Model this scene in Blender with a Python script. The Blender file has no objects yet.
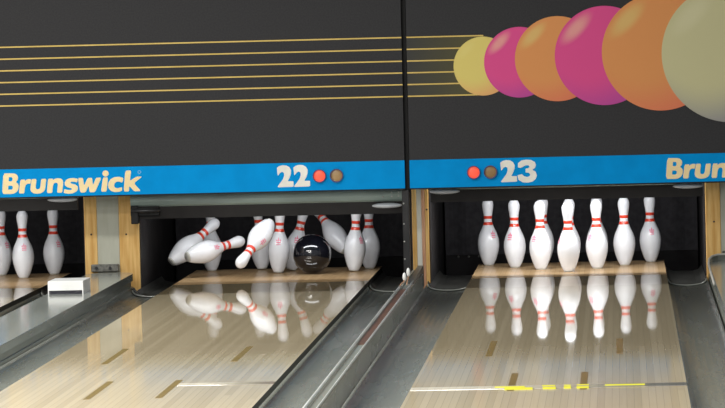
import bpy, bmesh, math, random
from mathutils import Vector, Matrix, Quaternion
random.seed(7)
scn = bpy.context.scene
col = scn.collection
PI = math.pi
IN = 0.0254

# ------------------------------------------------------------------ camera
CAM = (0.298, -24.5, 1.415)
cam = bpy.data.cameras.new('camera'); co = bpy.data.objects.new('camera', cam); col.objects.link(co)
yd = Vector((255.5, 194.0, -4508.0)).normalized()       # the lane direction seen in the camera's own axes
up = Vector((-0.0225, 1.0, 0.0)); up = (up - yd * up.dot(yd)).normalized()
xd = yd.cross(up)
Rm = Matrix((xd, yd, up))                               # rows: world axes in camera axes -> camera-to-world
co.matrix_world = Matrix.Translation(CAM) @ Rm.to_4x4()
cam.sensor_width = 36.0
cam.lens = 36.0 * 4508.0 / 725.0
cam.clip_end = 200
scn.camera = co

scn.view_settings.view_transform = 'Standard'
scn.view_settings.look = 'None'
scn.view_settings.exposure = 0.0
scn.view_settings.gamma = 1.0
scn.view_settings.use_curve_mapping = False

# ------------------------------------------------------------------ materials
def lin(r, g, b):
    f = lambda c: (c / 255 / 12.92) if c / 255 <= 0.04045 else ((c / 255 + 0.055) / 1.055) ** 2.4
    return (f(r), f(g), f(b), 1.0)

def new_mat(name):
    m = bpy.data.materials.new(name); m.use_nodes = True
    nt = m.node_tree; nt.nodes.clear()
    out = nt.nodes.new('ShaderNodeOutputMaterial')
    return m, nt, out

def N(nt, t, **kw):
    n = nt.nodes.new(t)
    for k, v in kw.items(): setattr(n, k, v)
    return n

def noise_mix(nt, c1, c2, scale=(8, 8, 8), detail=4, lo=0.35, hi=0.65):
    tc = N(nt, 'ShaderNodeTexCoord'); mp = N(nt, 'ShaderNodeMapping'); mp.inputs['Scale'].default_value = scale
    nz = N(nt, 'ShaderNodeTexNoise'); nz.inputs['Scale'].default_value = 1.0; nz.inputs['Detail'].default_value = detail
    rp = N(nt, 'ShaderNodeMapRange'); rp.inputs['From Min'].default_value = lo; rp.inputs['From Max'].default_value = hi
    mx = N(nt, 'ShaderNodeMix', data_type='RGBA'); mx.inputs[6].default_value = c1; mx.inputs[7].default_value = c2
    nt.links.new(tc.outputs['Object'], mp.inputs['Vector']); nt.links.new(mp.outputs[0], nz.inputs['Vector'])
    nt.links.new(nz.outputs['Fac'], rp.inputs['Value']); nt.links.new(rp.outputs[0], mx.inputs[0])
    return mx.outputs[2], tc

def simple(name, c1, c2=None, rough=0.5, metal=0.0, scale=(8, 8, 8), coat=0.0, spec=0.5, emit=None, es=0.0, lo=.35, hi=.65):
    m, nt, out = new_mat(name)
    p = N(nt, 'ShaderNodeBsdfPrincipled')
    if c2 is None: c2 = tuple(min(1, x * 0.88) for x in c1[:3]) + (1,)
    c, _ = noise_mix(nt, c1, c2, scale, lo=lo, hi=hi)
    nt.links.new(c, p.inputs['Base Color'])
    p.inputs['Roughness'].default_value = rough; p.inputs['Metallic'].default_value = metal
    p.inputs['Coat Weight'].default_value = coat; p.inputs['Coat Roughness'].default_value = 0.08
    p.inputs['Specular IOR Level'].default_value = spec
    if emit:
        p.inputs['Emission Color'].default_value = emit; p.inputs['Emission Strength'].default_value = es
    nt.links.new(p.outputs[0], out.inputs[0])
    return m

def lane_wood(name, ca, cb, gloss, rough, board=0.0268, worn=None):
    """narrow boards along Y, long grain, a varnish whose mirror strength is fixed"""
    m, nt, out = new_mat(name)
    tc = N(nt, 'ShaderNodeTexCoord'); sp = N(nt, 'ShaderNodeSeparateXYZ')
    nt.links.new(tc.outputs['Object'], sp.inputs[0])
    dv = N(nt, 'ShaderNodeMath', operation='DIVIDE'); dv.inputs[1].default_value = board
    fl = N(nt, 'ShaderNodeMath', operation='FLOOR'); fr = N(nt, 'ShaderNodeMath', operation='FRACT')
    nt.links.new(sp.outputs[0], dv.inputs[0]); nt.links.new(dv.outputs[0], fl.inputs[0]); nt.links.new(dv.outputs[0], fr.inputs[0])
    # board ends, staggered
    sn = N(nt, 'ShaderNodeMath', operation='SINE'); ml = N(nt, 'ShaderNodeMath', operation='MULTIPLY'); ml.inputs[1].default_value = 12.9898
    nt.links.new(fl.outputs[0], ml.inputs[0]); nt.links.new(ml.outputs[0], sn.inputs[0])
    yo = N(nt, 'ShaderNodeMath', operation='MULTIPLY_ADD'); yo.inputs[1].default_value = 0.11
    sc = N(nt, 'ShaderNodeMath', operation='MULTIPLY'); sc.inputs[1].default_value = 9.1
    nt.links.new(sn.outputs[0], sc.inputs[0]); nt.links.new(sp.outputs[1], yo.inputs[0]); nt.links.new(sc.outputs[0], yo.inputs[2])
    fy = N(nt, 'ShaderNodeMath', operation='FLOOR'); nt.links.new(yo.outputs[0], fy.inputs[0])
    cb_ = N(nt, 'ShaderNodeCombineXYZ'); nt.links.new(fl.outputs[0], cb_.inputs[0]); nt.links.new(fy.outputs[0], cb_.inputs[1])
    wn = N(nt, 'ShaderNodeTexWhiteNoise', noise_dimensions='2D'); nt.links.new(cb_.outputs[0], wn.inputs['Vector'])
    mp = N(nt, 'ShaderNodeMapping'); mp.inputs['Scale'].default_value = (120, 1.4, 1)
    nz = N(nt, 'ShaderNodeTexNoise'); nz.inputs['Scale'].default_value = 1; nz.inputs['Detail'].default_value = 4
    nt.links.new(tc.outputs['Object'], mp.inputs[0]); nt.links.new(mp.outputs[0], nz.inputs['Vector'])
    ad = N(nt, 'ShaderNodeMath', operation='MULTIPLY_ADD'); ad.inputs[1].default_value = 0.55
    nt.links.new(wn.outputs['Value'], ad.inputs[0])
    hf = N(nt, 'ShaderNodeMath', operation='MULTIPLY'); hf.inputs[1].default_value = 0.5
    nt.links.new(nz.outputs['Fac'], hf.inputs[0]); nt.links.new(hf.outputs[0], ad.inputs[2])
    mx = N(nt, 'ShaderNodeMix', data_type='RGBA'); mx.inputs[6].default_value = ca; mx.inputs[7].default_value = cb
    nt.links.new(ad.outputs[0], mx.inputs[0])
    # seams
    lt = N(nt, 'ShaderNodeMath', operation='LESS_THAN'); lt.inputs[1].default_value = 0.06
    nt.links.new(fr.outputs[0], lt.inputs[0])
    sm = N(nt, 'ShaderNodeMath', operation='MULTIPLY'); sm.inputs[1].default_value = 0.45; nt.links.new(lt.outputs[0], sm.inputs[0])
    m2 = N(nt, 'ShaderNodeMix', data_type='RGBA'); m2.inputs[7].default_value = tuple(x * .45 for x in ca[:3]) + (1,)
    nt.links.new(sm.outputs[0], m2.inputs[0]); nt.links.new(mx.outputs[2], m2.inputs[6])
    df = N(nt, 'ShaderNodeBsdfDiffuse'); gl = N(nt, 'ShaderNodeBsdfGlossy'); gl.inputs['Roughness'].default_value = rough
    gl.inputs['Color'].default_value = (1, 1, 1, 1)
    nt.links.new(m2.outputs[2], df.inputs[0])
    ms = N(nt, 'ShaderNodeMixShader'); ms.inputs[0].default_value = gloss
    if worn:                                            # fresh oil near the pins, drier worn boards up the lane
        w1 = N(nt, 'ShaderNodeMapRange'); w1.inputs['From Min'].default_value = -7.2; w1.inputs['From Max'].default_value = -5.2
        w1.inputs['To Min'].default_value = worn[0]; w1.inputs['To Max'].default_value = rough
        w2 = N(nt, 'ShaderNodeMapRange'); w2.inputs['From Min'].default_value = -8.2; w2.inputs['From Max'].default_value = -5.2
        w2.inputs['To Min'].default_value = worn[1]; w2.inputs['To Max'].default_value = gloss
        for w_, s_ in ((w1, gl.inputs['Roughness']), (w2, ms.inputs[0])):
            nt.links.new(sp.outputs[1], w_.inputs['Value']); nt.links.new(w_.outputs[0], s_)
    nt.links.new(df.outputs[0], ms.inputs[1]); nt.links.new(gl.outputs[0], ms.inputs[2]); nt.links.new(ms.outputs[0], out.inputs[0])
    return m

def printed_ball_mat(name, base, hi, lo_):
    """ink of a printed sphere: pale patch upper left, deeper tone lower right (artwork on a flat panel)"""
    m, nt, out = new_mat(name)
    tc = N(nt, 'ShaderNodeTexCoord')
    p = N(nt, 'ShaderNodeBsdfPrincipled'); p.inputs['Roughness'].default_value = 0.55; p.inputs['Specular IOR Level'].default_value = 0.2
    def blob(cx, cz, rx, rz, ang, r0, r1):
        mp = N(nt, 'ShaderNodeMapping', vector_type='TEXTURE')
        mp.inputs['Location'].default_value = (cx, 0, cz); mp.inputs['Rotation'].default_value = (0, ang, 0); mp.inputs['Scale'].default_value = (rx, 1, rz)
        nt.links.new(tc.outputs['Object'], mp.inputs[0])
        ln = N(nt, 'ShaderNodeVectorMath', operation='LENGTH'); nt.links.new(mp.outputs[0], ln.inputs[0])
        rp = N(nt, 'ShaderNodeMapRange', interpolation_type='SMOOTHSTEP')
        rp.inputs['From Min'].default_value = r0; rp.inputs['From Max'].default_value = r1
        rp.inputs['To Min'].default_value = 1; rp.inputs['To Max'].default_value = 0
        nt.links.new(ln.outputs['Value'], rp.inputs['Value'])
        return rp.outputs[0]
    return m, nt, out, p, blob, base, hi, lo_

M = {}
M['lane'] = lane_wood('lane_maple', lin(180, 166, 135), lin(207, 193, 162), 0.60, 0.026, worn=(.12, .36))
M['strip'] = lane_wood('dark_oiled_boards', lin(124, 110, 84), lin(144, 130, 102), 0.62, 0.03)
M['deck'] = lane_wood('pin_deck_boards', lin(172, 142, 104), lin(190, 160, 120), 0.30, 0.06)
M['mark'] = simple('mark_ink', lin(118, 98, 44), lin(128, 108, 52), rough=.35, spec=.3)
M['black'] = simple('black_trim', lin(24, 24, 25), rough=.5, spec=.2)
M['pit'] = simple('pit_black', lin(30, 28, 28), lin(42, 40, 40), rough=.8, spec=.1)
M['curtain'] = simple('pit_curtain_cloth', lin(58, 56, 58), lin(68, 66, 68), rough=.85, spec=.1, scale=(30, 30, 30))
M['liner'] = simple('kickback_liner', lin(36, 34, 34), lin(52, 50, 50), rough=.55, spec=.25)
M['gutter'] = simple('gutter_grey', lin(150, 154, 144), lin(138, 142, 132), rough=.24, spec=.5, scale=(14, 1.2, 8))
M['flatgutter'] = simple('flat_gutter_dark', lin(66, 66, 62), lin(50, 50, 46), rough=.28, spec=.6, scale=(10, 3, 8))
M['cap'] = simple('capping_grey', lin(158, 163, 156), lin(140, 145, 138), rough=.14, spec=.6, scale=(6, 1, 6))
M['capedge'] = simple('pale_edge_highlight', lin(226, 230, 226), lin(196, 200, 194), rough=.3, scale=(30, 2, 8))  # white highlights of the divider edges put into a pale colour
M['rust'] = simple('rust_strip', lin(98, 62, 44), lin(70, 46, 36), rough=.6, scale=(60, 6, 20))
M['wood'] = simple('plywood_edge', lin(222, 184, 118), lin(198, 152, 84), rough=.55, spec=.2, scale=(50, 20, 4))
M['pinkwood'] = simple('reddish_ply', lin(206, 160, 128), lin(190, 140, 106), rough=.55, spec=.2, scale=(60, 20, 4))
M['column'] = simple('column_grey', lin(184, 186, 172), lin(164, 164, 148), rough=.45, spec=.3, scale=(12, 12, 3))
M['palestrip'] = simple('pale_strip', lin(236, 236, 224), lin(222, 222, 208), rough=.5, scale=(12, 12, 3))
M['steel'] = simple('dark_steel', lin(38, 38, 40), lin(26, 26, 28), rough=.4, metal=.3)
M['bracket'] = simple('bracket_steel', lin(112, 112, 106), lin(70, 70, 66), rough=.45, metal=.3, scale=(60, 60, 60))
M['screw'] = simple('screw_steel', lin(200, 200, 196), rough=.3, metal=.6)
M['darkscrew'] = simple('dark_screw', lin(60, 44, 30), rough=.5)
M['white'] = simple('white_plastic', lin(242, 243, 242), lin(232, 234, 232), rough=.35)
M['navy'] = simple('dark_slot', lin(16, 16, 34), rough=.3)
M['mask'] = simple('mask_print_black', lin(59, 59, 60), lin(52, 52, 54), rough=.7, spec=.15, scale=(120, 120, 120))
M['blue'] = simple('band_blue', lin(0, 148, 220), lin(0, 141, 211), rough=.6, spec=.06, scale=(10, 10, 10))
M['cream'] = simple('cream_ink', lin(250, 228, 178), lin(244, 220, 166), rough=.6, spec=.2)
M['numwhite'] = simple('number_white', lin(245, 243, 232), rough=.6, spec=.2)
M['palemark'] = simple('pale_blue_ink', lin(120, 186, 226), rough=.6)
M['stripe'] = simple('stripe_yellow', lin(222, 192, 112), lin(212, 182, 100), rough=.6, spec=.2)
M['pinwhite'] = simple('pin_plastic', lin(243, 244, 247), lin(228, 229, 233), rough=.25, coat=.4, scale=(10, 10, 10), lo=.4, hi=.8)
M['pinred'] = simple('pin_stripe_red', lin(238, 74, 46), lin(230, 62, 40), rough=.3, coat=.3)
M['pinpink'] = simple('pin_mark_pink', lin(240, 120, 150), rough=.35)
M['pinbase'] = simple('pin_base_nylon', lin(206, 204, 196), rough=.5)
M['scuff'] = simple('scuff_grey', lin(176, 176, 178), lin(214, 214, 216), rough=.4, scale=(60, 60, 60))
M['ball'] = simple('ball_black', lin(14, 15, 20), lin(22, 23, 32), rough=.1, coat=1.0)
M['redlamp'] = simple('red_lamp', lin(255, 96, 70), rough=.3, emit=lin(255, 84, 58), es=.4)
M['amberlamp'] = simple('amber_lamp', lin(172, 140, 92), lin(150, 118, 74), rough=.3)
M['lampring'] = simple('lamp_ring', lin(92, 40, 92), rough=.4)
M['rail'] = simple('sweep_rail_metal', lin(150, 166, 158), lin(128, 142, 136), rough=.4, metal=.1, scale=(3, 10, 14))
M['sweep'] = simple('sweep_board_black', lin(40, 38, 38), lin(32, 30, 30), rough=.5, spec=.3)
M['fairing'] = simple('fairing_grey', lin(214, 220, 226), lin(196, 202, 208), rough=.4)
M['darkfairing'] = simple('fairing_black', lin(44, 44, 46), lin(58, 58, 60), rough=.3)
M['floor'] = simple('dark_floor', lin(40, 38, 36), rough=.8)

# ------------------------------------------------------------------ object helpers
def tag(o, label=None, cat=None, group=None, kind=None):
    if label: o['label'] = label
    if cat: o['category'] = cat
    if group: o['group'] = group
    if kind: o['kind'] = kind
    return o

def thing(name, label, cat, loc=(0, 0, 0), group=None):
    o = bpy.data.objects.new(name, None); col.objects.link(o); o.location = loc
    o.empty_display_size = 0.05
    return tag(o, label, cat, group)

def obj(name, bm, mats, parent=None, smooth=False, world=True, label=None):
    """one mesh object; bm is given in world coordinates unless world=False"""
    if parent is not None and world:
        off = Vector((0, 0, 0)); p = parent
        while p is not None: off += p.location; p = p.parent
        bmesh.ops.translate(bm, verts=bm.verts, vec=-off)
    me = bpy.data.meshes.new(name)
    bmesh.ops.recalc_face_normals(bm, faces=bm.faces)
    bm.to_mesh(me); bm.free()
    if smooth:
        for p in me.polygons: p.use_smooth = True
    for m in (mats if isinstance(mats, (list, tuple)) else [mats]): me.materials.append(m)
    o = bpy.data.objects.new(name, me); col.objects.link(o)
    if parent is not None: o.parent = parent
    if label: o['label'] = label
    return o

def dup(root):
    r = root.copy(); col.objects.link(r)
    for ch in list(root.children):
        c = ch.copy(); col.objects.link(c); c.parent = r
        for g in list(ch.children):
            d = g.copy(); col.objects.link(d); d.parent = c
    return r

def add_box(bm, x0, x1, y0, y1, z0, z1, bev=0.0, seg=2):
    vs = [bm.verts.new((x, y, z)) for x in (x0, x1) for y in (y0, y1) for z in (z0, z1)]
    idx = [(0, 1, 3, 2), (4, 6, 7, 5), (0, 4, 5, 1), (2, 3, 7, 6), (0, 2, 6, 4), (1, 5, 7, 3)]
    fs = [bm.faces.new([vs[i] for i in f]) for f in idx]
    if bev > 0:
        es = list({e for f in fs for e in f.edges})
        bmesh.ops.bevel(bm, geom=es, offset=bev, segments=seg, profile=.5, affect='EDGES')
    return bm

def box(x0, x1, y0, y1, z0, z1, bev=0.0, seg=2):
    return add_box(bmesh.new(), x0, x1, y0, y1, z0, z1, bev, seg)

def add_prism_y(bm, prof, y0, y1, closed=True, caps=True):
    a = [bm.verts.new((x, y0, z)) for x, z in prof]; b = [bm.verts.new((x, y1, z)) for x, z in prof]
    n = len(prof)
    for i in range(n if closed else n - 1):
        j = (i + 1) % n
        bm.faces.new((a[i], a[j], b[j], b[i]))
    if caps and closed:
        bm.faces.new(a); bm.faces.new(b[::-1])
    return bm

def add_prism_x(bm, prof, x0, x1):
    a = [bm.verts.new((x0, y, z)) for y, z in prof]; b = [bm.verts.new((x1, y, z)) for y, z in prof]
    n = len(prof)
    for i in range(n):
        j = (i + 1) % n
        bm.faces.new((a[i], a[j], b[j], b[i]))
    bm.faces.new(a); bm.faces.new(b[::-1])
    return bm

def add_disc_y(bm, cx, cz, r, y0, y1, seg=40):
    """short cylinder whose axis is Y"""
    a = []; b = []
    for i in range(seg):
        t = 2 * PI * i / seg
        a.append(bm.verts.new((cx + r * math.cos(t), y0, cz + r * math.sin(t))))
        b.append(bm.verts.new((cx + r * math.cos(t), y1, cz + r * math.sin(t))))
    for i in range(seg):
        j = (i + 1) % seg
        bm.faces.new((a[i], a[j], b[j], b[i]))
    bm.faces.new(a); bm.faces.new(b[::-1])
    return bm

def add_dome_y(bm, cx, cz, r, y0, depth, seg=28, rings=5):
    """shallow lens bulging towards -Y"""
    prev = None
    for k in range(rings + 1):
        t = PI / 2 * k / rings
        rr = r * math.cos(t); y = y0 - depth * math.sin(t)
        if k == rings: cur = [bm.verts.new((cx, y, cz))]
        else: cur = [bm.verts.new((cx + rr * math.cos(2 * PI * i / seg), y, cz + rr * math.sin(2 * PI * i / seg))) for i in range(seg)]
        if prev is not None:
            for i in range(seg):
                j = (i + 1) % seg
                if len(cur) == 1: bm.faces.new((prev[i], prev[j], cur[0]))
                else: bm.faces.new((prev[i], prev[j], cur[j], cur[i]))
        else: base = cur
        prev = cur
    bm.faces.new(base[::-1])
    return bm

def add_ring_y(bm, cx, cz, r0, r1, y0, y1, seg=28):
    rows = []
    for (r, y) in ((r0, y0), (r1, y0), (r1, y1), (r0, y1)):
        rows.append([bm.verts.new((cx + r * math.cos(2 * PI * i / seg), y, cz + r * math.sin(2 * PI * i / seg))) for i in range(seg)])
    for k in range(4):
        A, B = rows[k], rows[(k + 1) % 4]
        for i in range(seg):
            j = (i + 1) % seg
            bm.faces.new((A[i], A[j], B[j], B[i]))
    return bm

def add_tube(bm, pts, r, seg=8):
    pts = [Vector(p) for p in pts]; rings = []
    for i, p in enumerate(pts):
        d = (pts[min(i + 1, len(pts) - 1)] - pts[max(i - 1, 0)]).normalized()
        u = d.orthogonal().normalized() if i == 0 else (u - d * u.dot(d)).normalized()
        w = d.cross(u)
        rings.append([bm.verts.new(p + r * (u * math.cos(2 * PI * k / seg) + w * math.sin(2 * PI * k / seg))) for k in range(seg)])
    for a, b in zip(rings, rings[1:]):
        for k in range(seg):
            j = (k + 1) % seg
            bm.faces.new((a[k], a[j], b[j], b[k]))
    bm.faces.new(rings[0][::-1]); bm.faces.new(rings[-1])
    return bm

def add_ellipsoid(bm, c, r, seg=24, rings=12):
    mat = Matrix.Translation(c) @ Matrix.Diagonal((r[0], r[1], r[2], 1))
    bmesh.ops.create_uvsphere(bm, u_segments=seg, v_segments=rings, radius=1, matrix=mat)
    return bm

# ------------------------------------------------------------------ the setting
def struct(name, bm, m):
    o = obj(name, bm, m); o['kind'] = 'structure'; return o

struct('floor', box(-8, 5, -30, 3.2, -0.30, -0.20), M['floor'])
struct('wall_back', box(-4.6, 2.6, 2.0, 2.1, -0.2, 2.3), M['pit'])
struct('added_unseen_pit_cover', box(-4.6, 2.6, -0.27, 2.0, 0.95, 1.0), M['pit'])  # unseen cover added to keep world light out of the pit

# ------------------------------------------------------------------ lanes
LANES = {21: (-3.892, -2.836), 22: (-2.120, -1.067), 23: (-0.519, 0.525)}
Y_FAR, Y_DECK, Y_STRIP, Y_NEAR = 0.95, -0.44, -1.27, -19.0

lane_txt = {21: 'glossy maple bowling lane at the left edge, cut off by the frame',
            22: 'glossy maple bowling lane under the sign 22, reflecting toppling pins',
            23: 'glossy maple bowling lane under the sign 23, reflecting a full rack of pins'}
for n, (x0, x1) in LANES.items():
    t = thing('bowling_lane', lane_txt[n], 'lane', ((x0 + x1) / 2, 0, 0), 'bowling lanes')
    for nm, ya, yb, m, lb in (('lane_surface', Y_NEAR, Y_STRIP, 'lane', None),
                              ('dark_board_strip', Y_STRIP, Y_DECK, 'strip', 'darker strip of boards across the lane before the pin deck'),
                              ('pin_deck', Y_DECK, Y_FAR, 'deck', 'browner, duller boards under the pins')):
        bm = box(x0, x1, ya, yb, -0.06, 0.0)
        bm.normal_update()
        for f in bm.faces:
            if abs(f.normal.x) > .5: f.material_index = 1
        obj(nm, bm, [M[m], M['black']], t, label=lb)
    cx = (x0 + x1) / 2
    for dx, ya, yb in ((-.270, -5.93, -5.08), (.270, -5.93, -5.08), (-.140, -7.66, -6.84), (.133, -7.66, -6.84)):
        obj('lane_mark', box(cx + dx - .0135, cx + dx + .0135, ya, yb, -.0002, .0006), M['mark'], t, label='brown range mark')

# reflected light streak across the lanes, shaped as low crowned glossy strips
M['glare'] = lane_wood('glare_strip_gloss', lin(180, 170, 146), lin(206, 197, 172), .5, .30)
M['yellowglare'] = simple('yellow_glare', lin(236, 232, 60), lin(220, 214, 50), rough=.4)  # yellow part of the reflected streak, painted as plain colour
def glare(x0, x1, y, w, h, nm='glare_strip', m='glare', lb='thin streak of reflected light across the boards, built as a strip'):
    bm = bmesh.new()
    pr = [(y - w / 2 + w * i / 10, .0004 + h * (1 - (2 * i / 10 - 1) ** 2)) for i in range(11)]
    add_prism_x(bm, pr + [(y + w / 2, -.0003), (y - w / 2, -.0003)], x0, x1)
    return bm
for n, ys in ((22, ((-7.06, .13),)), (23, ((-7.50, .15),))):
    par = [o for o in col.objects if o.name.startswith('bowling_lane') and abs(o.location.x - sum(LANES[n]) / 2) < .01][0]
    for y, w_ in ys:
        obj('glare_strip', glare(LANES[n][0] + (.678 if n == 22 else .002), LANES[n][1] - .002, y, w_, w_ * .022), M['glare'], par, smooth=True, label='thin streak of reflected light across the boards, built as a strip')
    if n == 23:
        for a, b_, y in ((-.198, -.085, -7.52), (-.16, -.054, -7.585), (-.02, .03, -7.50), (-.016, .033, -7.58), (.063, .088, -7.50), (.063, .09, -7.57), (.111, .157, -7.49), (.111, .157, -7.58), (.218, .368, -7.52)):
            obj('yellow_glare', glare(a, b_, y, .05, .006), M['yellowglare'], par, label='short piece of yellow reflection painted on the light streak')

# ------------------------------------------------------------------ gutters
def gutter_prof(x0, x1, d=0.062, n=12, th=0.006):
    c = (x0 + x1) / 2; r = (x1 - x0) / 2
    top = [(c + r * math.cos(PI + PI * i / n), -0.026 - (d - .022) * math.sin(PI * i / n) ** 0.75) for i in range(n + 1)]
    return top + [(x, z - th) for x, z in reversed(top)]

def gutter(x0, x1, label, rear=None):
    t = thing('gutter', label, 'gutter', ((x0 + x1) / 2, -8, -0.07), 'lane gutters')
    obj('channel', add_prism_y(bmesh.new(), gutter_prof(x0, x1), Y_NEAR, -.46), M['gutter'], t, smooth=True)
    # flat gutter at the pit: a shallow dark tray with a raised lip where the ball drops on to it
    c0, c1 = x0 + .004, x1 - .004
    prof = [(c0, -.012), (c0 + .03, -.05), (c0 + .07, -.062), (c1 - .07, -.062), (c1 - .03, -.05), (c1, -.012),
            (c1, -.075), (c0, -.075)]
    bm = add_prism_y(bmesh.new(), prof, -.44, -.36)
    k0, k1 = rear or (x0 + .004, x1 - .004)
    add_prism_y(bm, [(k0, -.03), (k0 + .02, -.055), (k0 + .05, -.063), (k1 - .05, -.063), (k1 - .02, -.055), (k1, -.03), (k1, -.076), (k0, -.076)], -.36, Y_FAR)
    obj('flat_gutter', bm, M['flatgutter'], t, label='dark flat tray at the end of the gutter')
    c = (x0 + x1) / 2; r = (x1 - x0) / 2 - .006
    obj('lip', add_tube(bmesh.new(), [(c + r * math.cos(PI + PI * i / 12), -.455 + .01 * math.sin(PI * i / 12), -.024 - .036 * math.sin(PI * i / 12) ** .75) for i in range(13)], .004), M['cap'], t, smooth=True, label='thin curved lip')
    return t
gutter(-2.836, -2.600, 'grey gutter between the left edge lane and the wide capping with the white box', (-2.832, -2.640))
gutter(-2.343, -2.120, 'grey gutter right of the wide capping, left of the lane with toppling pins', (-2.322, -2.124))
gutter(-1.067, -0.822, 'grey gutter just left of the narrow divider, beside the lane with toppling pins', (-1.063, -.896))
gutter(-0.756, -0.519, 'grey gutter just right of the narrow divider, beside the lane with the full rack', (-.743, -.523))
gutter(0.525, 0.742, 'grey gutter along the right side of the lane with the full rack', (.529, .736))

# ------------------------------------------------------------------ cappings and divider
def capping(x0, x1, yend, label, round_right=True):
    t = thing('lane_capping', label, 'lane capping', ((x0 + x1) / 2, -8, 0.0))
    z = .06
    # top plate with rounded far corners
    r = .07; pts = [(x0, Y_NEAR), (x1, Y_NEAR)]
    pts += [(x1 - r + r * math.cos(a), yend - r * 2.2 + r * 2.2 * math.sin(a)) for a in [PI / 2 * i / 8 for i in range(9)]]
    pts += [(x0 + r - r * math.sin(a), yend - r * 2.2 + r * 2.2 * math.cos(a)) for a in [PI / 2 * i / 8 for i in range(9)]]
    def slab(inset, za, zb, m, nm, lb=None):
        bm = bmesh.new(); cx = (x0 + x1) / 2
        q = [(cx + (x - cx) * (1 - 2 * inset / (x1 - x0)), y if y < -10 else y - inset) for x, y in pts]
        a = [bm.verts.new((x, y, za)) for x, y in q]; b = [bm.verts.new((x, y, zb)) for x, y in q]
        k = len(q)
        for i in range(k):
            j = (i + 1) % k
            bm.faces.new((a[i], a[j], b[j], b[i]))
        bm.faces.new(a[::-1]); f = bm.faces.new(b)
        bmesh.ops.bevel(bm, geom=list(f.edges), offset=min(.008, (zb - za) / 3), segments=3, profile=.5, affect='EDGES')
        obj(nm, bm, m, t, label=lb)
    slab(.0, .022, z, M['cap'], 'top_cover')
    slab(.010, -.012, .022, M['gutter'], 'recess', 'dark recess below the top cover')
    slab(.002, -.075, -.012, M['gutter'], 'side_skirt')
    return t
capping(-2.600, -2.345, -0.20, 'wide grey lane capping that carries the white box')
rcap = capping(0.749, 1.060, -0.145, 'grey lane capping with a rounded end at the right edge of the frame')

bm = bmesh.new(); P = [(.742, -2.2, .050), (.7425, -1.2, .062), (.744, -.75, .070), (.752, -.5, .080), (.77, -.36, .087), (.80, -.30, .091), (.84, -.28, .092), (.95, -.28, .092)]
Pq = [(x + .006, y, .045) for x, y, z in P]
va = [bm.verts.new(p) for p in P]; vb = [bm.verts.new(p) for p in Pq]
for i in range(len(P) - 1): bm.faces.new((va[i], va[i + 1], vb[i + 1], vb[i]))
bmesh.ops.solidify(bm, geom=bm.faces, thickness=.004)
hd = obj('end_hood', bm, M['cap'], rcap, label='rounded upright hood at the pit end')
obj('rim', add_tube(bmesh.new(), P, .006), M['pinbase'], hd, smooth=True, label='pale rim')

t = thing('lane_divider', 'narrow grey divider rail with a rusty strip between the gutters of the two middle lanes', 'lane divider', (-.79, -8, 0))
prof = [(-.820, -.075), (-.820, .058), (-.816, .070), (-.810, .074), (-.804, .072), (-.802, .064), (-.769, .064), (-.768, .071), (-.765, .074), (-.761, .070), (-.7595, .056), (-.758, -.075)]
obj('rail', add_prism_y(bmesh.new(), prof, Y_NEAR, -.78), M['gutter'], t)
obj('rust_strip', box(-.8015, -.7695, -6.0, -2.35, .0635, .0675), M['rust'], t, label='rusty brown strip let into the rail top')
obj('edge_trim', add_tube(bmesh.new(), [(-.811, Y_NEAR, .073), (-.811, -2.2, .073)], .006), M['capedge'], t, smooth=True, label='pale rail edge with its highlight in the colour')
obj('edge_trim', add_tube(bmesh.new(), [(-.765, Y_NEAR, .073), (-.765, -1.0, .073)], .004), M['capedge'], t, smooth=True, label='pale rail edge with its highlight in the colour')
bm = bmesh.new()
add_prism_x(bm, [(-1.9, .074), (-.80, .096), (-.72, .090), (-.70, .05), (-.70, -.02), (-.76, -.02), (-.785, .06), (-1.9, .06)], -.786, -.7585)
obj('end_guard', bm, M['flatgutter'], t, label='dark raised guard at the pit end')

t = thing('sensor_cable', 'white looped sensor cable ends standing on the pit end of the narrow divider', 'cable', (-.80, -2.08, .074))
obj('cable', add_tube(bmesh.new(), [(-.806, -2.30, .0835), (-.806, -2.2, .086), (-.797, -2.11, .090), (-.794, -2.1, .108)], .0025), M['pinkwood'], t, smooth=True)
obj('cable', add_tube(bmesh.new(), [(-.776, -2.25, .0835), (-.779, -2.14, .092), (-.778, -2.06, .100), (-.776, -2.06, .13)], .0025), M['pinkwood'], t, smooth=True)
obj('plug', add_ellipsoid(bmesh.new(), (-.794, -2.1, .113), (.0095, .009, .022)), M['white'], t, smooth=True)
obj('plug', add_ellipsoid(bmesh.new(), (-.776, -2.06, .134), (.0095, .009, .022)), M['white'], t, smooth=True)

# white sensor box on the capping
t = thing('sensor_box', 'white oblong sensor box with a dark front slot on the wide grey capping', 'sensor box', (-2.503, -1.85, .06))
bm = bmesh.new()
add_prism_x(bm, [(-2.05, .0790), (-2.05, .122), (-2.04, .126), (-1.74, .124), (-1.74, .06), (-2.03, .06), (-2.03, .0790)], -2.588, -2.410)
obj('housing', bm, M['white'], t)
obj('lens_slot', box(-2.583, -2.415, -2.046, -2.0295, .0602, .0790), M['navy'], t, label='dark blue-black window along the foot of the box')
for xa in (-2.588, -2.415):
    obj('side_lug', box(xa, xa + .005, -2.05, -2.03, .0601, .0791), M['white'], t)

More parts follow.
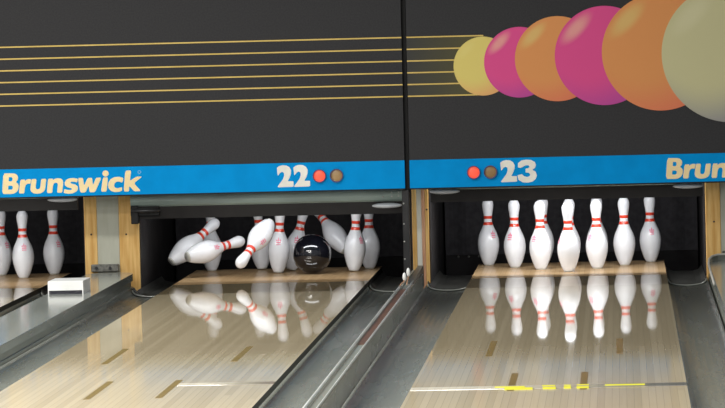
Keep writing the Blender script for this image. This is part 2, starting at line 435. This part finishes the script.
# ------------------------------------------------------------------ kickbacks (partitions beside the pits)
ZT = .93
def kickback(boards, column, liners, label, y0=-.10, bracket=None, scr=(), extra=None):
    xs = [b[0] for b in boards] + [b[1] for b in boards]
    t = thing('kickback', label, 'partition', ((min(xs) + max(xs)) / 2, .7, -.19))
    for xa, xb, m in boards:
        obj('wooden_board', box(xa, xb, y0, 1.9, -.19, ZT, .004), M[m], t)
    if column:
        obj('metal_column', box(column[0], column[1], y0 + .003, 1.85, -.19, ZT, .003), M['column' if column[1] - column[0] > .05 else 'palestrip'], t, label='pale grey metal strip between the boards')
    for xa, xb in liners:
        obj('liner', box(xa, xb, y0 + .02, 1.9, -.19, ZT), M['liner'], t, label='black liner facing the pins')
    for x, z in scr:
        obj('screw', add_dome_y(bmesh.new(), x, z, .006, y0 + .001, .003, 12, 3), M['darkscrew'], t, smooth=True)
    if bracket:
        b = obj('bracket', box(bracket[0], bracket[1], y0 - .035, y0, .062, .102, .004), M['bracket'], t, label='grey metal bracket at the foot')
        for x in (bracket[0] + .03, bracket[1] - .045):
            obj('bolt', add_disc_y(bmesh.new(), x, .082, .009, y0 - .041, y0 - .034, 10), M['steel'], b)
    return t
kickback([(-2.630, -2.561, 'wood'), (-2.440, -2.331, 'wood')], (-2.561, -2.440), [(-2.636, -2.630), (-2.331, -2.325)],
         'wide wooden partition end with a grey metal centre behind the white box', bracket=(-2.595, -2.445), scr=[(-2.593, .265), (-2.402, .262)])
kickback([(-.842, -.818, 'wood'), (-.790, -.772, 'pinkwood'), (-.772, -.752, 'wood')], (-.818, -.790), [(-.850, -.842), (-.752, -.746)],
         'narrow wooden partition end beside the black post between lanes 22 and 23', bracket=None, scr=[(-.762, .36)])
kickback([(.745, .826, 'wood'), (.95, 1.05, 'wood')], (.826, .95), [(.739, .745)],
         'wooden partition end at the right edge of the frame', scr=[(.79, .26)], bracket=(.83, .945))
kickback([(-4.22, -4.14, 'wood')], None, [(-4.14, -4.13)], 'wooden partition beyond the left edge of the frame')

t = thing('steel_post', 'black steel post between the two masking panels, running down to the gutter', 'post', (-.862, -.31, -.07))
obj('shaft', box(-.884, -.846, -.315, -.265, -.07, .478, .003), M['steel'], t)
obj('upper_shaft', box(-.8630, -.8400, -.317, -.267, .478, 2.0, .002), M['black'], t)
for z in (.105, .20, .295, .405):
    obj('bolt', add_dome_y(bmesh.new(), -.876, z, .005, -.3145, .004, 10, 3), M['screw'], t, smooth=True)
obj('foot_plate', box(-.893, -.847, -.322, -.258, -.07, -.052, .003), M['steel'], t)

# ------------------------------------------------------------------ pit curtains
for n, (xa, xb) in {21: (-4.12, -2.65), 22: (-2.31, -.865), 23: (-.735, .730)}.items():
    t = thing('pit_curtain', {21: 'dark pit curtain behind the pins at the left edge', 22: 'dark pit curtain behind the toppling pins',
              23: 'dark pit curtain behind the full rack of pins'}[n], 'curtain', ((xa + xb) / 2, 1.7, -.19), 'pit curtains')
    bm = bmesh.new(); K = 60
    A = [[bm.verts.new((xa + (xb - xa) * i / K, 1.70 + .012 * math.sin(i * .9) + dy, z)) for i in range(K + 1)] for dy, z in ((0, -.19), (0, .9), (.02, .9), (.02, -.19))]
    for k in range(4):
        P, Q = A[k], A[(k + 1) % 4]
        for i in range(K): bm.faces.new((P[i], P[i + 1], Q[i + 1], Q[i]))
    bm.faces.new([A[k][0] for k in range(4)]); bm.faces.new([A[k][K] for k in range(4)][::-1])
    obj('cloth', bm, M['curtain'], t, smooth=False)
    bm = box(xa, xb, 1.66, 1.685, -.19, .015, .004)
    ks = obj('kick_board', bm, M['pit'], t)
    if n == 23:
        for x in (-.66, -.60, -.54):
            obj('bolt', add_dome_y(bmesh.new(), x, -.0 + .005, .007, 1.66, .004, 10, 3), M['bracket'], ks, smooth=True)

# ------------------------------------------------------------------ sweeps (the bar that hangs in front of the pins)
def sweep(x0, x1, dz, label, loc_y=-.20):
    t = thing('pin_sweep', label, 'sweep bar', ((x0 + x1) / 2, loc_y, .345 + dz))
    y = loc_y; o = lambda z: z + dz
    # rounded metal rail
    prof = [(y - .006, o(.414)), (y - .020, o(.425)), (y - .026, o(.445)), (y - .022, o(.468)), (y - .010, o(.488)), (y + .02, o(.495)), (y + .02, o(.410))]
    rl = obj('rail', add_prism_x(bmesh.new(), prof, x0 + .004, x1 - .004), M['rail'], t, label='grey metal rail')
    for x, z in ((x1 - .106, .440), (x1 - .058, .441), (x1 - .022, .443), (x1 - .022, .464), (x1 - .058, .463)):
        obj('screw', add_dome_y(bmesh.new(), x, o(z), .005, y - .0255, .004, 10, 3), M['screw'], rl, smooth=True)
    prof = [(y - .004, o(.412)), (y + .012, o(.347)), (y + .026, o(.347)), (y + .018, o(.414))]
    obj('sweep_board', add_prism_x(bmesh.new(), prof, x0 + .006, x1 - .006), M['sweep'], t)
    # end fairings: flattened rounded pads
    obj('end_fairing', add_ellipsoid(bmesh.new(), (x1 - .085, y - .022, o(.392 if dz == 0 else .406)), (.082, .03, .0145)), M['fairing'], t, smooth=True, label='pale grey rounded pad')
    f = obj('end_fairing', add_ellipsoid(bmesh.new(), (x0 + .085, y - .022, o(.394 if dz == 0 else .406)), (.082, .03, .0145)), M['darkfairing'] if dz == 0 else M['fairing'], t, smooth=True)
    if dz == 0:
        obj('end_block', box(x0 + .002, x0 + .16, y - .012, y + .03, o(.362), o(.418), .006), M['black'], t, label='black block at the left end')
        obj('end_foot', box(x0 + .006, x0 + .046, y - .03, y + .03, o(.322), o(.420), .004), M['black'], t)
    return t
sweep(-2.365, -.885, 0.0, 'grey and black sweep bar lowered over the toppling pins')
sweep(-.742, .738, .055, 'raised black sweep bar with pale end pads above the full rack')
sweep(-4.125, -2.645, .058, 'raised black sweep bar above the pins at the left edge')

# ------------------------------------------------------------------ masking panels
YM = -.35
def catmull(pts, n=5):
    out = []; k = len(pts)
    for i in range(k):
        p0, p1, p2, p3 = pts[i - 1], pts[i], pts[(i + 1) % k], pts[(i + 2) % k]
        for s in range(n):
            t_ = s / n
            out.append(tuple(.5 * ((2 * p1[a]) + (-p0[a] + p2[a]) * t_ + (2 * p0[a] - 5 * p1[a] + 4 * p2[a] - p3[a]) * t_ ** 2 + (-p0[a] + 3 * p1[a] - 3 * p2[a] + p3[a]) * t_ ** 3) for a in (0, 1)))
    return out
def chaikin(pts, it=2, k=.13):
    for _ in range(it):
        q = []
        for i in range(len(pts)):
            a, b = pts[i], pts[(i + 1) % len(pts)]
            q += [(a[0] * (1 - k) + b[0] * k, a[1] * (1 - k) + b[1] * k), (a[0] * k + b[0] * (1 - k), a[1] * k + b[1] * (1 - k))]
        pts = q
    return pts

GLYPH = {  # outlines in a common drawing grid, y downwards; 's' = rounded, 'p' = straight
 'B': [('p', [(35, 85), (128, 85), (152, 90), (170, 106), (175, 128), (170, 150), (154, 170), (172, 186), (180, 208), (175, 240), (158, 266), (130, 282), (105, 286), (18, 286)]),
       ('p', [(88, 122), (114, 122), (122, 130), (121, 150), (112, 163), (84, 163)]), ('p', [(80, 205), (114, 205), (123, 215), (121, 233), (110, 244), (76, 244)])],
 'r': [('p', [(197, 147), (242, 145), (240, 162), (254, 148), (272, 141), (300, 142), (292, 187), (268, 185), (250, 194), (240, 214), (230, 281), (178, 281)])],
 'u': [('p', [(304, 141), (352, 140), (341, 222), (346, 236), (360, 241), (376, 236), (386, 220), (397, 140), (446, 138), (432, 236), (418, 262), (390, 278), (350, 284), (316, 278), (296, 262), (290, 238)])],
 'n': [('p', [(463, 138), (508, 137), (506, 152), (528, 138), (556, 132), (585, 136), (602, 150), (607, 176), (594, 273), (545, 274), (555, 196), (550, 180), (534, 175), (516, 184), (508, 204), (498, 276), (447, 277)])],
 's': [('p', [(748, 138), (740, 174), (710, 167), (684, 167), (674, 176), (686, 186), (722, 194), (744, 212), (746, 240), (728, 264), (694, 280), (654, 284), (608, 276), (615, 238), (650, 247), (680, 247), (690, 238), (682, 230), (644, 220), (622, 202), (620, 176), (634, 150), (664, 134), (706, 131)])],
 'w': [('p', [(749, 131), (797, 130), (806, 206), (842, 130), (884, 129), (890, 204), (922, 128), (974, 127), (909, 268), (857, 270), (849, 206), (817, 271), (767, 273)])],
 'i': [('p', [(988, 126), (1036, 124), (1020, 263), (966, 265)]), ('p', [(1014 + 30 * math.cos(2 * PI * i / 16), 87 + 30 * math.sin(2 * PI * i / 16)) for i in range(16)])],
 'c': [('p', [(1184, 130), (1172, 176), (1140, 165), (1116, 168), (1098, 184), (1092, 206), (1100, 224), (1124, 231), (1168, 220), (1168, 254), (1136, 266), (1096, 268), (1060, 256), (1040, 232), (1035, 200), (1042, 170), (1062, 142), (1094, 124), (1140, 119)])],
 'k': [('p', [(1203, 60), (1260, 57), (1244, 160), (1308, 118), (1364, 117), (1282, 182), (1348, 258), (1284, 261), (1238, 208), (1233, 261), (1183, 263)])],
}
TWO = [(0, 20), (20, 6), (48, 0), (78, 3), (102, 17), (115, 42), (113, 72), (102, 100), (86, 130), (132, 131), (132, 176), (-2, 178), (48, 112), (58, 84), (56, 62), (42, 54), (26, 60), (6, 86)]
THREE = [(6, 28), (34, 6), (70, 0), (112, 4), (142, 20), (150, 44), (142, 68), (120, 84), (146, 98), (156, 128), (146, 158), (120, 178), (82, 186), (40, 182), (8, 162), (0, 124), (36, 116), (52, 132), (76, 140), (98, 134), (102, 118), (90, 106), (66, 104), (66, 72), (90, 70), (98, 58), (90, 46), (68, 46), (44, 58), (24, 66), (6, 62)]

def flat_shape(loops, y, th=.0012):
    """solid outline letters standing in the XZ plane; loops = [[(x,z),..],..] even-odd filled"""
    cu = bpy.data.curves.new('outline', 'CURVE'); cu.dimensions = '2D'; cu.fill_mode = 'BOTH'; cu.extrude = th / 2
    for lp in loops:
        s = cu.splines.new('POLY'); s.points.add(len(lp) - 1)
        for p, (a, b) in zip(s.points, lp): p.co = (a, b, 0, 1)
        s.use_cyclic_u = True
    o = bpy.data.objects.new('outline', cu); col.objects.link(o)
    dg = bpy.context.evaluated_depsgraph_get(); dg.update()
    me = bpy.data.meshes.new_from_object(o.evaluated_get(dg))
    bm = bmesh.new(); bm.from_mesh(me)
    bpy.data.objects.remove(o); bpy.data.curves.remove(cu); bpy.data.meshes.remove(me)
    for v in bm.verts: v.co = Vector((v.co.x, y - v.co.z, v.co.y))
    bmesh.ops.remove_doubles(bm, verts=bm.verts, dist=1e-6)
    return bm

ZB0, ZB1, ZTOP = .487, .638, 2.0
S = 1 / (9.667 * 186.5)                 # drawing unit of the lettering in metres
def lettering(x_left, parent):
    t0 = .0225
    bm = bmesh.new()
    for ch in 'Brunswick':
        loops = []
        for kind, lp in GLYPH[ch]:
            q = [((px - 18) * S * 1.02, -(py + t0 * px - 286) * S) for px, py in lp]
            q = chaikin(q, 1)
            loops.append([(x_left + a, .5065 + b) for a, b in q])
        b2 = flat_shape(loops, YM - .0026)
        me = bpy.data.meshes.new('tmp'); b2.to_mesh(me); b2.free(); bm.from_mesh(me); bpy.data.meshes.remove(me)
    obj('lettering', bm, M['cream'], parent, label='cream slanted lettering across the blue band')
    cx = x_left + 1346 * S; cz = .5065 + (286 - 74 - 30) * S
    obj('registered_mark', add_ring_y(bmesh.new(), cx, cz, .006, .0095, YM - .003, YM - .002, 20), M['palemark'], parent, label='tiny pale ring mark')

def number(x_left, z0, glyphs, parent):
    u = 1 / (8.055 * 186.5); x = x_left
    bm = bmesh.new()
    for g, w in glyphs:
        b2 = flat_shape([[(x + a * u, z0 + (180 - b) * u) for a, b in chaikin(g, 1, .08)]], YM - .0026)
        me = bpy.data.meshes.new('tmp'); b2.to_mesh(me); b2.free(); bm.from_mesh(me); bpy.data.meshes.remove(me)
        x += w * u
    obj('lane_number', bm, M['numwhite'], parent, label='white lane number')

def indicator(x, z, m, parent, label):
    o = obj('indicator_light', add_dome_y(bmesh.new(), x, z, .0335, YM - .001, .003), M[m], parent, smooth=True, label=label)
    obj('bezel', add_ring_y(bmesh.new(), x, z, .0325, .0355, YM - .016, YM - .0005), M['lampring'], o)

def printed_ball(cx, cz, r, base, hi, lo_, k, parent, xmax=None):
    m, nt, out, p, blob, *_ = printed_ball_mat('printed_ball_ink', base, hi, lo_)
    mx1 = N(nt, 'ShaderNodeMix', data_type='RGBA'); mx1.inputs[6].default_value = base; mx1.inputs[7].default_value = lo_
    g = blob(-.35 * r, .3 * r, 1.55 * r, 1.55 * r, 0, .45, 1.0)          # 1 near upper left, 0 far lower right
    inv = N(nt, 'ShaderNodeMath', operation='SUBTRACT'); inv.inputs[0].default_value = 1; nt.links.new(g, inv.inputs[1])
    nt.links.new(inv.outputs[0], mx1.inputs[0])
    mx2 = N(nt, 'ShaderNodeMix', data_type='RGBA'); mx2.inputs[7].default_value = hi
    h = blob(-.56 * r, .56 * r, .20 * r, .52 * r, math.radians(45), .2, 1.0)
    hs = N(nt, 'ShaderNodeMath', operation='MULTIPLY'); hs.inputs[1].default_value = .85; nt.links.new(h, hs.inputs[0])
    nt.links.new(hs.outputs[0], mx2.inputs[0]); nt.links.new(mx1.outputs[2], mx2.inputs[6])
    nt.links.new(mx2.outputs[2], p.inputs['Base Color']); nt.links.new(p.outputs[0], out.inputs[0])
    y1 = YM - .0006 * (k + 1)
    o = obj('printed_ball', add_disc_y(bmesh.new(), 0, 0, r, y1 - .0006 - YM, y1 - YM, 96), m, None)
    o.parent = parent; o.location = Vector((cx, YM, cz)) - parent.location
    return o

# left unit (lanes 21 and 22)
XA, XB = -4.30, -.8640
L = thing('masking_unit', 'dark masking panel with thin yellow stripes above the sign 22', 'masking panel', ((XA + XB) / 2, YM, ZB0))
obj('printed_panel', box(XA, XB, YM, YM + .03, ZB1, ZTOP, .001), M['mask'], L)
obj('sign_band', box(XA, XB, YM - .002, YM + .03, ZB0, ZB1, .001), M['blue'], L, label='blue sign band')
obj('bottom_trim', box(XA, XB, YM - .003, YM + .032, ZB0 - .007, ZB0, .001), M['black'], L)
STR = [1.2965, 1.2325, 1.1695, 1.1065, 1.0435, .9805]
bm = bmesh.new()
for z in STR: add_box(bm, XA, XB, YM - .0006, YM, z - .0036, z + .0036)
obj('printed_stripes', bm, M['stripe'], L, label='six thin yellow stripes')
lettering(-3.040, L)
number(-1.551, .507, [(TWO, 134), (TWO, 134)], L)
indicator(-1.323, .5645, 'redlamp', L, 'glowing red round light')
indicator(-1.231, .5645, 'amberlamp', L, 'unlit amber round light')

# right unit (lanes 23 and 24)
XA2, XB2 = -.8375, 2.60
Rr = thing('masking_unit', 'dark masking panel with a row of big printed balls above the sign 23', 'masking panel', ((XA2 + XB2) / 2, YM, ZB0))
obj('printed_panel', box(XA2, XB2, YM, YM + .03, ZB1, ZTOP, .001), M['mask'], Rr)
obj('sign_band', box(XA2, XB2, YM - .002, YM + .03, ZB0, ZB1, .001), M['blue'], Rr, label='blue sign band')
obj('bottom_trim', box(XA2, XB2, YM - .003, YM + .032, ZB0 - .007, ZB0, .001), M['black'], Rr)
# olive trail printed between the stripes, deepening towards the first ball
m, nt, out = new_mat('trail_ink')
tc = N(nt, 'ShaderNodeTexCoord'); sp = N(nt, 'ShaderNodeSeparateXYZ'); nt.links.new(tc.outputs['Object'], sp.inputs[0])
mr = N(nt, 'ShaderNodeMapRange'); mr.inputs['From Min'].default_value = 0; mr.inputs['From Max'].default_value = .42
nt.links.new(sp.outputs[0], mr.inputs['Value'])
mx = N(nt, 'ShaderNodeMix', data_type='RGBA'); mx.inputs[6].default_value = lin(66, 66, 64); mx.inputs[7].default_value = lin(92, 88, 58)
nt.links.new(mr.outputs[0], mx.inputs[0]); p = N(nt, 'ShaderNodeBsdfPrincipled'); p.inputs['Roughness'].default_value = .7; p.inputs['Specular IOR Level'].default_value = .15
nt.links.new(mx.outputs[2], p.inputs['Base Color']); nt.links.new(p.outputs[0], out.inputs[0])
tr = obj('printed_trail', box(0, .42, -.0003, 0, STR[-1], STR[0]), m, None)
tr.parent = Rr; tr.location = Vector((XA2, YM, 0)) - Rr.location
bm = bmesh.new()
for z in STR: add_box(bm, XA2, -.425, YM - .0008, YM, z - .0036, z + .0036)
obj('printed_stripes', bm, M['stripe'], Rr, label='six yellow stripes trailing the first ball')
# centre, height, radius of each printed ball on the panel (metres)
BALLS = [(-0.43, 1.133, 0.1581, 'y'), (-0.235, 1.149, 0.1892, 'm'), (-0.031, 1.163, 0.2278, 'o'), (0.22, 1.174, 0.2653, 'm'), (0.52, 1.186, 0.3135, 'o'), (0.895, 1.171, 0.3698, 's')]
INK = {'y': (lin(222, 204, 116), lin(224, 208, 124), lin(226, 166, 110)), 'm': (lin(222, 80, 142), lin(232, 166, 154), lin(182, 74, 152)),
       'o': (lin(222, 150, 90), lin(222, 188, 116), lin(222, 122, 90)), 's': (lin(202, 197, 152), lin(212, 207, 166), lin(136, 136, 148))}
for k, (x, z, r, c) in enumerate(BALLS):
    printed_ball(x, z, r, *INK[c], k, Rr)
lettering(.5335, Rr)
number(-.350, .507, [(TWO, 136), (THREE, 150)], Rr)
indicator(-.494, .5645, 'redlamp', Rr, 'glowing red round light')
indicator(-.404, .5645, 'amberlamp', Rr, 'unlit amber round light')

# ------------------------------------------------------------------ bowling pins
PROF = [(0, .96), (.12, 1.03), (.75, 1.414), (1.5, 1.71), (2.25, 1.953), (3.375, 2.255), (4.5, 2.383), (5.2, 2.36), (5.875, 2.2815), (6.6, 2.09), (7.25, 1.8515), (8.0, 1.50), (8.625, 1.236), (9.375, .9825), (10, .8985), (10.875, .935), (11.75, 1.047), (12.625, 1.203), (13.5, 1.2735), (14.0, 1.19), (14.45, .97), (14.75, .72), (14.93, .40), (15, 0)]
def rad(h):
    h /= IN
    for i in range(len(PROF) - 1):
        (a, ra), (b, rb) = PROF[i], PROF[i + 1]
        if a <= h <= b:
            t_ = (h - a) / (b - a)
            p0 = PROF[max(i - 1, 0)]; p3 = PROF[min(i + 2, len(PROF) - 1)]
            m0 = (rb - p0[1]) / (b - p0[0]) * (b - a) if i > 0 else rb - ra
            m1 = (p3[1] - ra) / (p3[0] - a) * (b - a) if i < len(PROF) - 3 else rb - ra
            v = (2 * t_ ** 3 - 3 * t_ ** 2 + 1) * ra + (t_ ** 3 - 2 * t_ ** 2 + t_) * m0 + (-2 * t_ ** 3 + 3 * t_ ** 2) * rb + (t_ ** 3 - t_ ** 2) * m1
            return max(v, .001) * IN
    return .001
def lathe(bm, hs, off=0.0, seg=40, close=True):
    prev = None
    for h in hs:
        r = rad(h) + off
        cur = [bm.verts.new((r * math.cos(2 * PI * i / seg), r * math.sin(2 * PI * i / seg), h)) for i in range(seg)]
        if prev:
            for i in range(seg): bm.faces.new((prev[i], prev[(i + 1) % seg], cur[(i + 1) % seg], cur[i]))
        else: first = cur
        prev = cur
    if close:
        bm.faces.new(first[::-1]); bm.faces.new(prev)
    return bm
def band(h0, h1, off):
    bm = bmesh.new(); hs = [h0 + (h1 - h0) * i / 4 for i in range(5)]
    seg = 40; rows = []
    for h, o in [(h0, -.001)] + [(h, off) for h in hs] + [(h1, -.001)]:
        r = rad(h) + o
        rows.append([bm.verts.new((r * math.cos(2 * PI * i / seg), r * math.sin(2 * PI * i / seg), h)) for i in range(seg)])
    for k in range(len(rows)):
        A, B = rows[k], rows[(k + 1) % len(rows)]
        for i in range(seg): bm.faces.new((A[i], A[(i + 1) % seg], B[(i + 1) % seg], B[i]))
    return bm
def surf(a, h, off): r = rad(h) + off; return (r * math.cos(a), r * math.sin(a), h)

proto = thing('bowling_pin', 'x', 'bowling pin')
hs = [.012 * IN] + [15 * IN * i / 74 for i in range(1, 74)] + [14.985 * IN]
obj('body', lathe(bmesh.new(), [.12 * IN] + hs[1:]), M['pinwhite'], proto, smooth=True)
obj('base_ring', lathe(bmesh.new(), [0, .06 * IN, .12 * IN, .28 * IN], .0004), M['pinbase'], proto, smooth=True, label='dull tan base ring')
obj('neck_stripe', band(10.3 * IN, 10.95 * IN, .0004), M['pinred'], proto, smooth=True, label='red stripe round the neck')
obj('neck_stripe', band(8.95 * IN, 9.6 * IN, .0004), M['pinred'], proto, smooth=True, label='red stripe round the neck')
bm = bmesh.new(); F = -PI / 2                                   # crown-like mark, printed on the front (-Y)
def patch(quads):
    for (a0, h0), (a1, h1), (a2, h2), (a3, h3) in quads:
        bm.faces.new([bm.verts.new(surf(F + a, h * IN, .0007)) for a, h in ((a0, h0), (a1, h1), (a2, h2), (a3, h3))])
for i in range(6):
    a = -.24 + .08 * i
    patch([((a, 6.55), (a + .08, 6.55), (a + .08, 6.8), (a, 6.8))])
for c, tip, wd in ((-.2, 7.35, .09), (0, 7.75, .1), (.2, 7.35, .09)):
    patch([((c - wd, 6.95), (c + wd, 6.95), (c + .02, tip), (c - .02, tip))])
for i in range(4):
    a = -.22 + .115 * i
    patch([((a, 6.1), (a + .075, 6.1), (a + .085, 6.4), (a + .01, 6.4))])
obj('printed_mark', bm, M['pinpink'], proto, label='small pink crown mark')

proto_used = [False]
def pin(loc, label, group, axis=None, spin=0.0, tilt=None):
    o = proto if not proto_used[0] else dup(proto)
    proto_used[0] = True
    o.location = loc; o['label'] = label; o['group'] = group
    o.rotation_mode = 'QUATERNION'
    q = Quaternion((0, 0, 1), spin)
    if axis is not None:
        q = Vector((0, 0, 1)).rotation_difference(Vector(axis).normalized()) @ q
    o.rotation_quaternion = q
    return o
G23, G22, G21 = 'pins of the full rack', 'pins on the lane with the ball', 'pins at the left edge'
D = math.radians
# lane 23 : full rack
for x, y, sp_, lb in ((-.458, .800, 35, 'white pin at the far left end of the full rack'),
                  (-.304, .530, -30, 'second pin from the left in the full rack'),
                  (-.157, .272, -40, 'third pin from the left in the full rack, left of the head pin'),
                  (0.0, .003, -75, 'head pin, nearest and brightest in the middle of the full rack'),
                  (.153, .262, -45, 'pin just right of the head pin in the full rack'),
                  (.304, .522, 160, 'second pin from the right in the full rack'),
                  (.450, .790, 10, 'white pin at the far right end of the full rack'),
                  (-.1500, .796, 120, 'pin hidden behind the third pin from the left in the full rack'),
                  (.1530, .792, 150, 'pin hidden behind the pin just right of the head pin'),
                  (.0010, .530, 100, 'pin hidden directly behind the head pin of the full rack')):
    pin((x, y, 0.0002), lb, G23, spin=D(sp_))
# lane 21
for x, y, sp_, lb in ((-2.920, .842, 40, 'pin on the right of the three at the left edge'),
                  (-3.055, .540, 15, 'middle and nearest pin of the three at the left edge'),
                  (-3.222, .860, 50, 'pin cut off by the left edge of the frame')):
    pin((x, y, .0002), lb, G21, spin=D(sp_))
# lane 22 : in the middle of being knocked down
def fall(B, T, dy, label, spin=0):
    B = Vector(B); T = Vector(T); d = T - B
    d.y = dy
    pin(B, label, G22, axis=d, spin=D(spin))
pin((-2.027, .850, .0002), 'upright pin at the left, behind the two flying pins on lane 22', G22, spin=D(100))
pin((-1.743, .880, .0040), 'pin standing behind the upside-down pin on lane 22', G22, axis=(-.055, 0, 1), spin=D(150))
pin((-1.622, .490, .0032), 'pin standing alone left of the black ball on lane 22', G22, axis=(.052, 0, 1), spin=D(0))
pin((-1.566, .700, .0060), 'pin leaning in the gloom behind the black ball', G22, axis=(.24, 0, 1), spin=D(0))
pin((-1.201, .490, .0036), 'upright pin right of the black ball, front one of two', G22, axis=(.068, 0, 1), spin=D(45))
pin((-1.126, .735, .0002), 'upright pin at the far right of lane 22, behind another', G22, axis=(.006, 0, 1), spin=D(-75))
fall((-2.206, .35, .080), (-1.944, .35, .307), .19, 'flying pin at the far left, tilted with its head up to the right', spin=120)
fall((-2.098, .15, .117), (-1.788, .15, .196), .23, 'pin flying nearly flat above the deck, head to the right', spin=20)
fall((-1.636, .20, .298), (-1.806, .20, .060), -.27, 'upside-down flying pin, head low and to the left', spin=60)
fall((-1.254, .70, .103), (-1.461, .70, .377), .20, 'pin toppling left behind the black ball, head under the sweep bar', spin=150)

# ------------------------------------------------------------------ the ball
bm = bmesh.new(); bmesh.ops.create_uvsphere(bm, u_segments=64, v_segments=32, radius=.1085)
b = thing('bowling_ball', 'shiny black bowling ball rolling among the toppling pins', 'bowling ball', (-1.422, .350, .1095))
obj('shell', bm, M['ball'], b, smooth=True, world=False)
for ax in ((.35, .85, .40), (.15, .9, .42), (.25, .93, .12)):        # finger holes, turned away
    n = Vector(ax).normalized(); q = Vector((0, 0, 1)).rotation_difference(n)
    bm = bmesh.new(); bmesh.ops.create_cone(bm, cap_ends=True, segments=20, radius1=.013, radius2=.013, depth=.002, matrix=Matrix.Translation(n * .1082) @ q.to_matrix().to_4x4())
    obj('finger_hole', bm, M['pit'], b, world=False)

# ------------------------------------------------------------------ light
w = bpy.data.worlds.new('room_glow'); scn.world = w; w.use_nodes = True
w.node_tree.nodes['Background'].inputs[0].default_value = (.96, .98, 1, 1); w.node_tree.nodes['Background'].inputs[1].default_value = .30

def area(name, loc, size, sy, power, rot=(0, 0, 0), color=(1, .97, .92), spread=PI):
    l = bpy.data.lights.new(name, 'AREA'); l.shape = 'RECTANGLE'; l.size = size; l.size_y = sy; l.energy = power; l.color = color; l.spread = spread
    o = bpy.data.objects.new(name, l); col.objects.link(o); o.location = loc; o.rotation_euler = rot
    return o
for y, pw in ((-3.6, 165), (-7.5, 250), (-11.5, 410), (-16, 690), (-21, 1000)):
    area('ceiling_lamp', (-4.0, y, 3.4), 4.5, .5, pw)
for (xa, xb) in ((-4.1, -2.66), (-2.3, -.9), (-.72, .72)):
    area('pin_deck_lamp', ((xa + xb) / 2, -.13, .62), (xb - xa) * .85, .08, 10.5 if xa > -1 else 5, rot=(D(38), 0, 0), color=(.95, .97, 1))
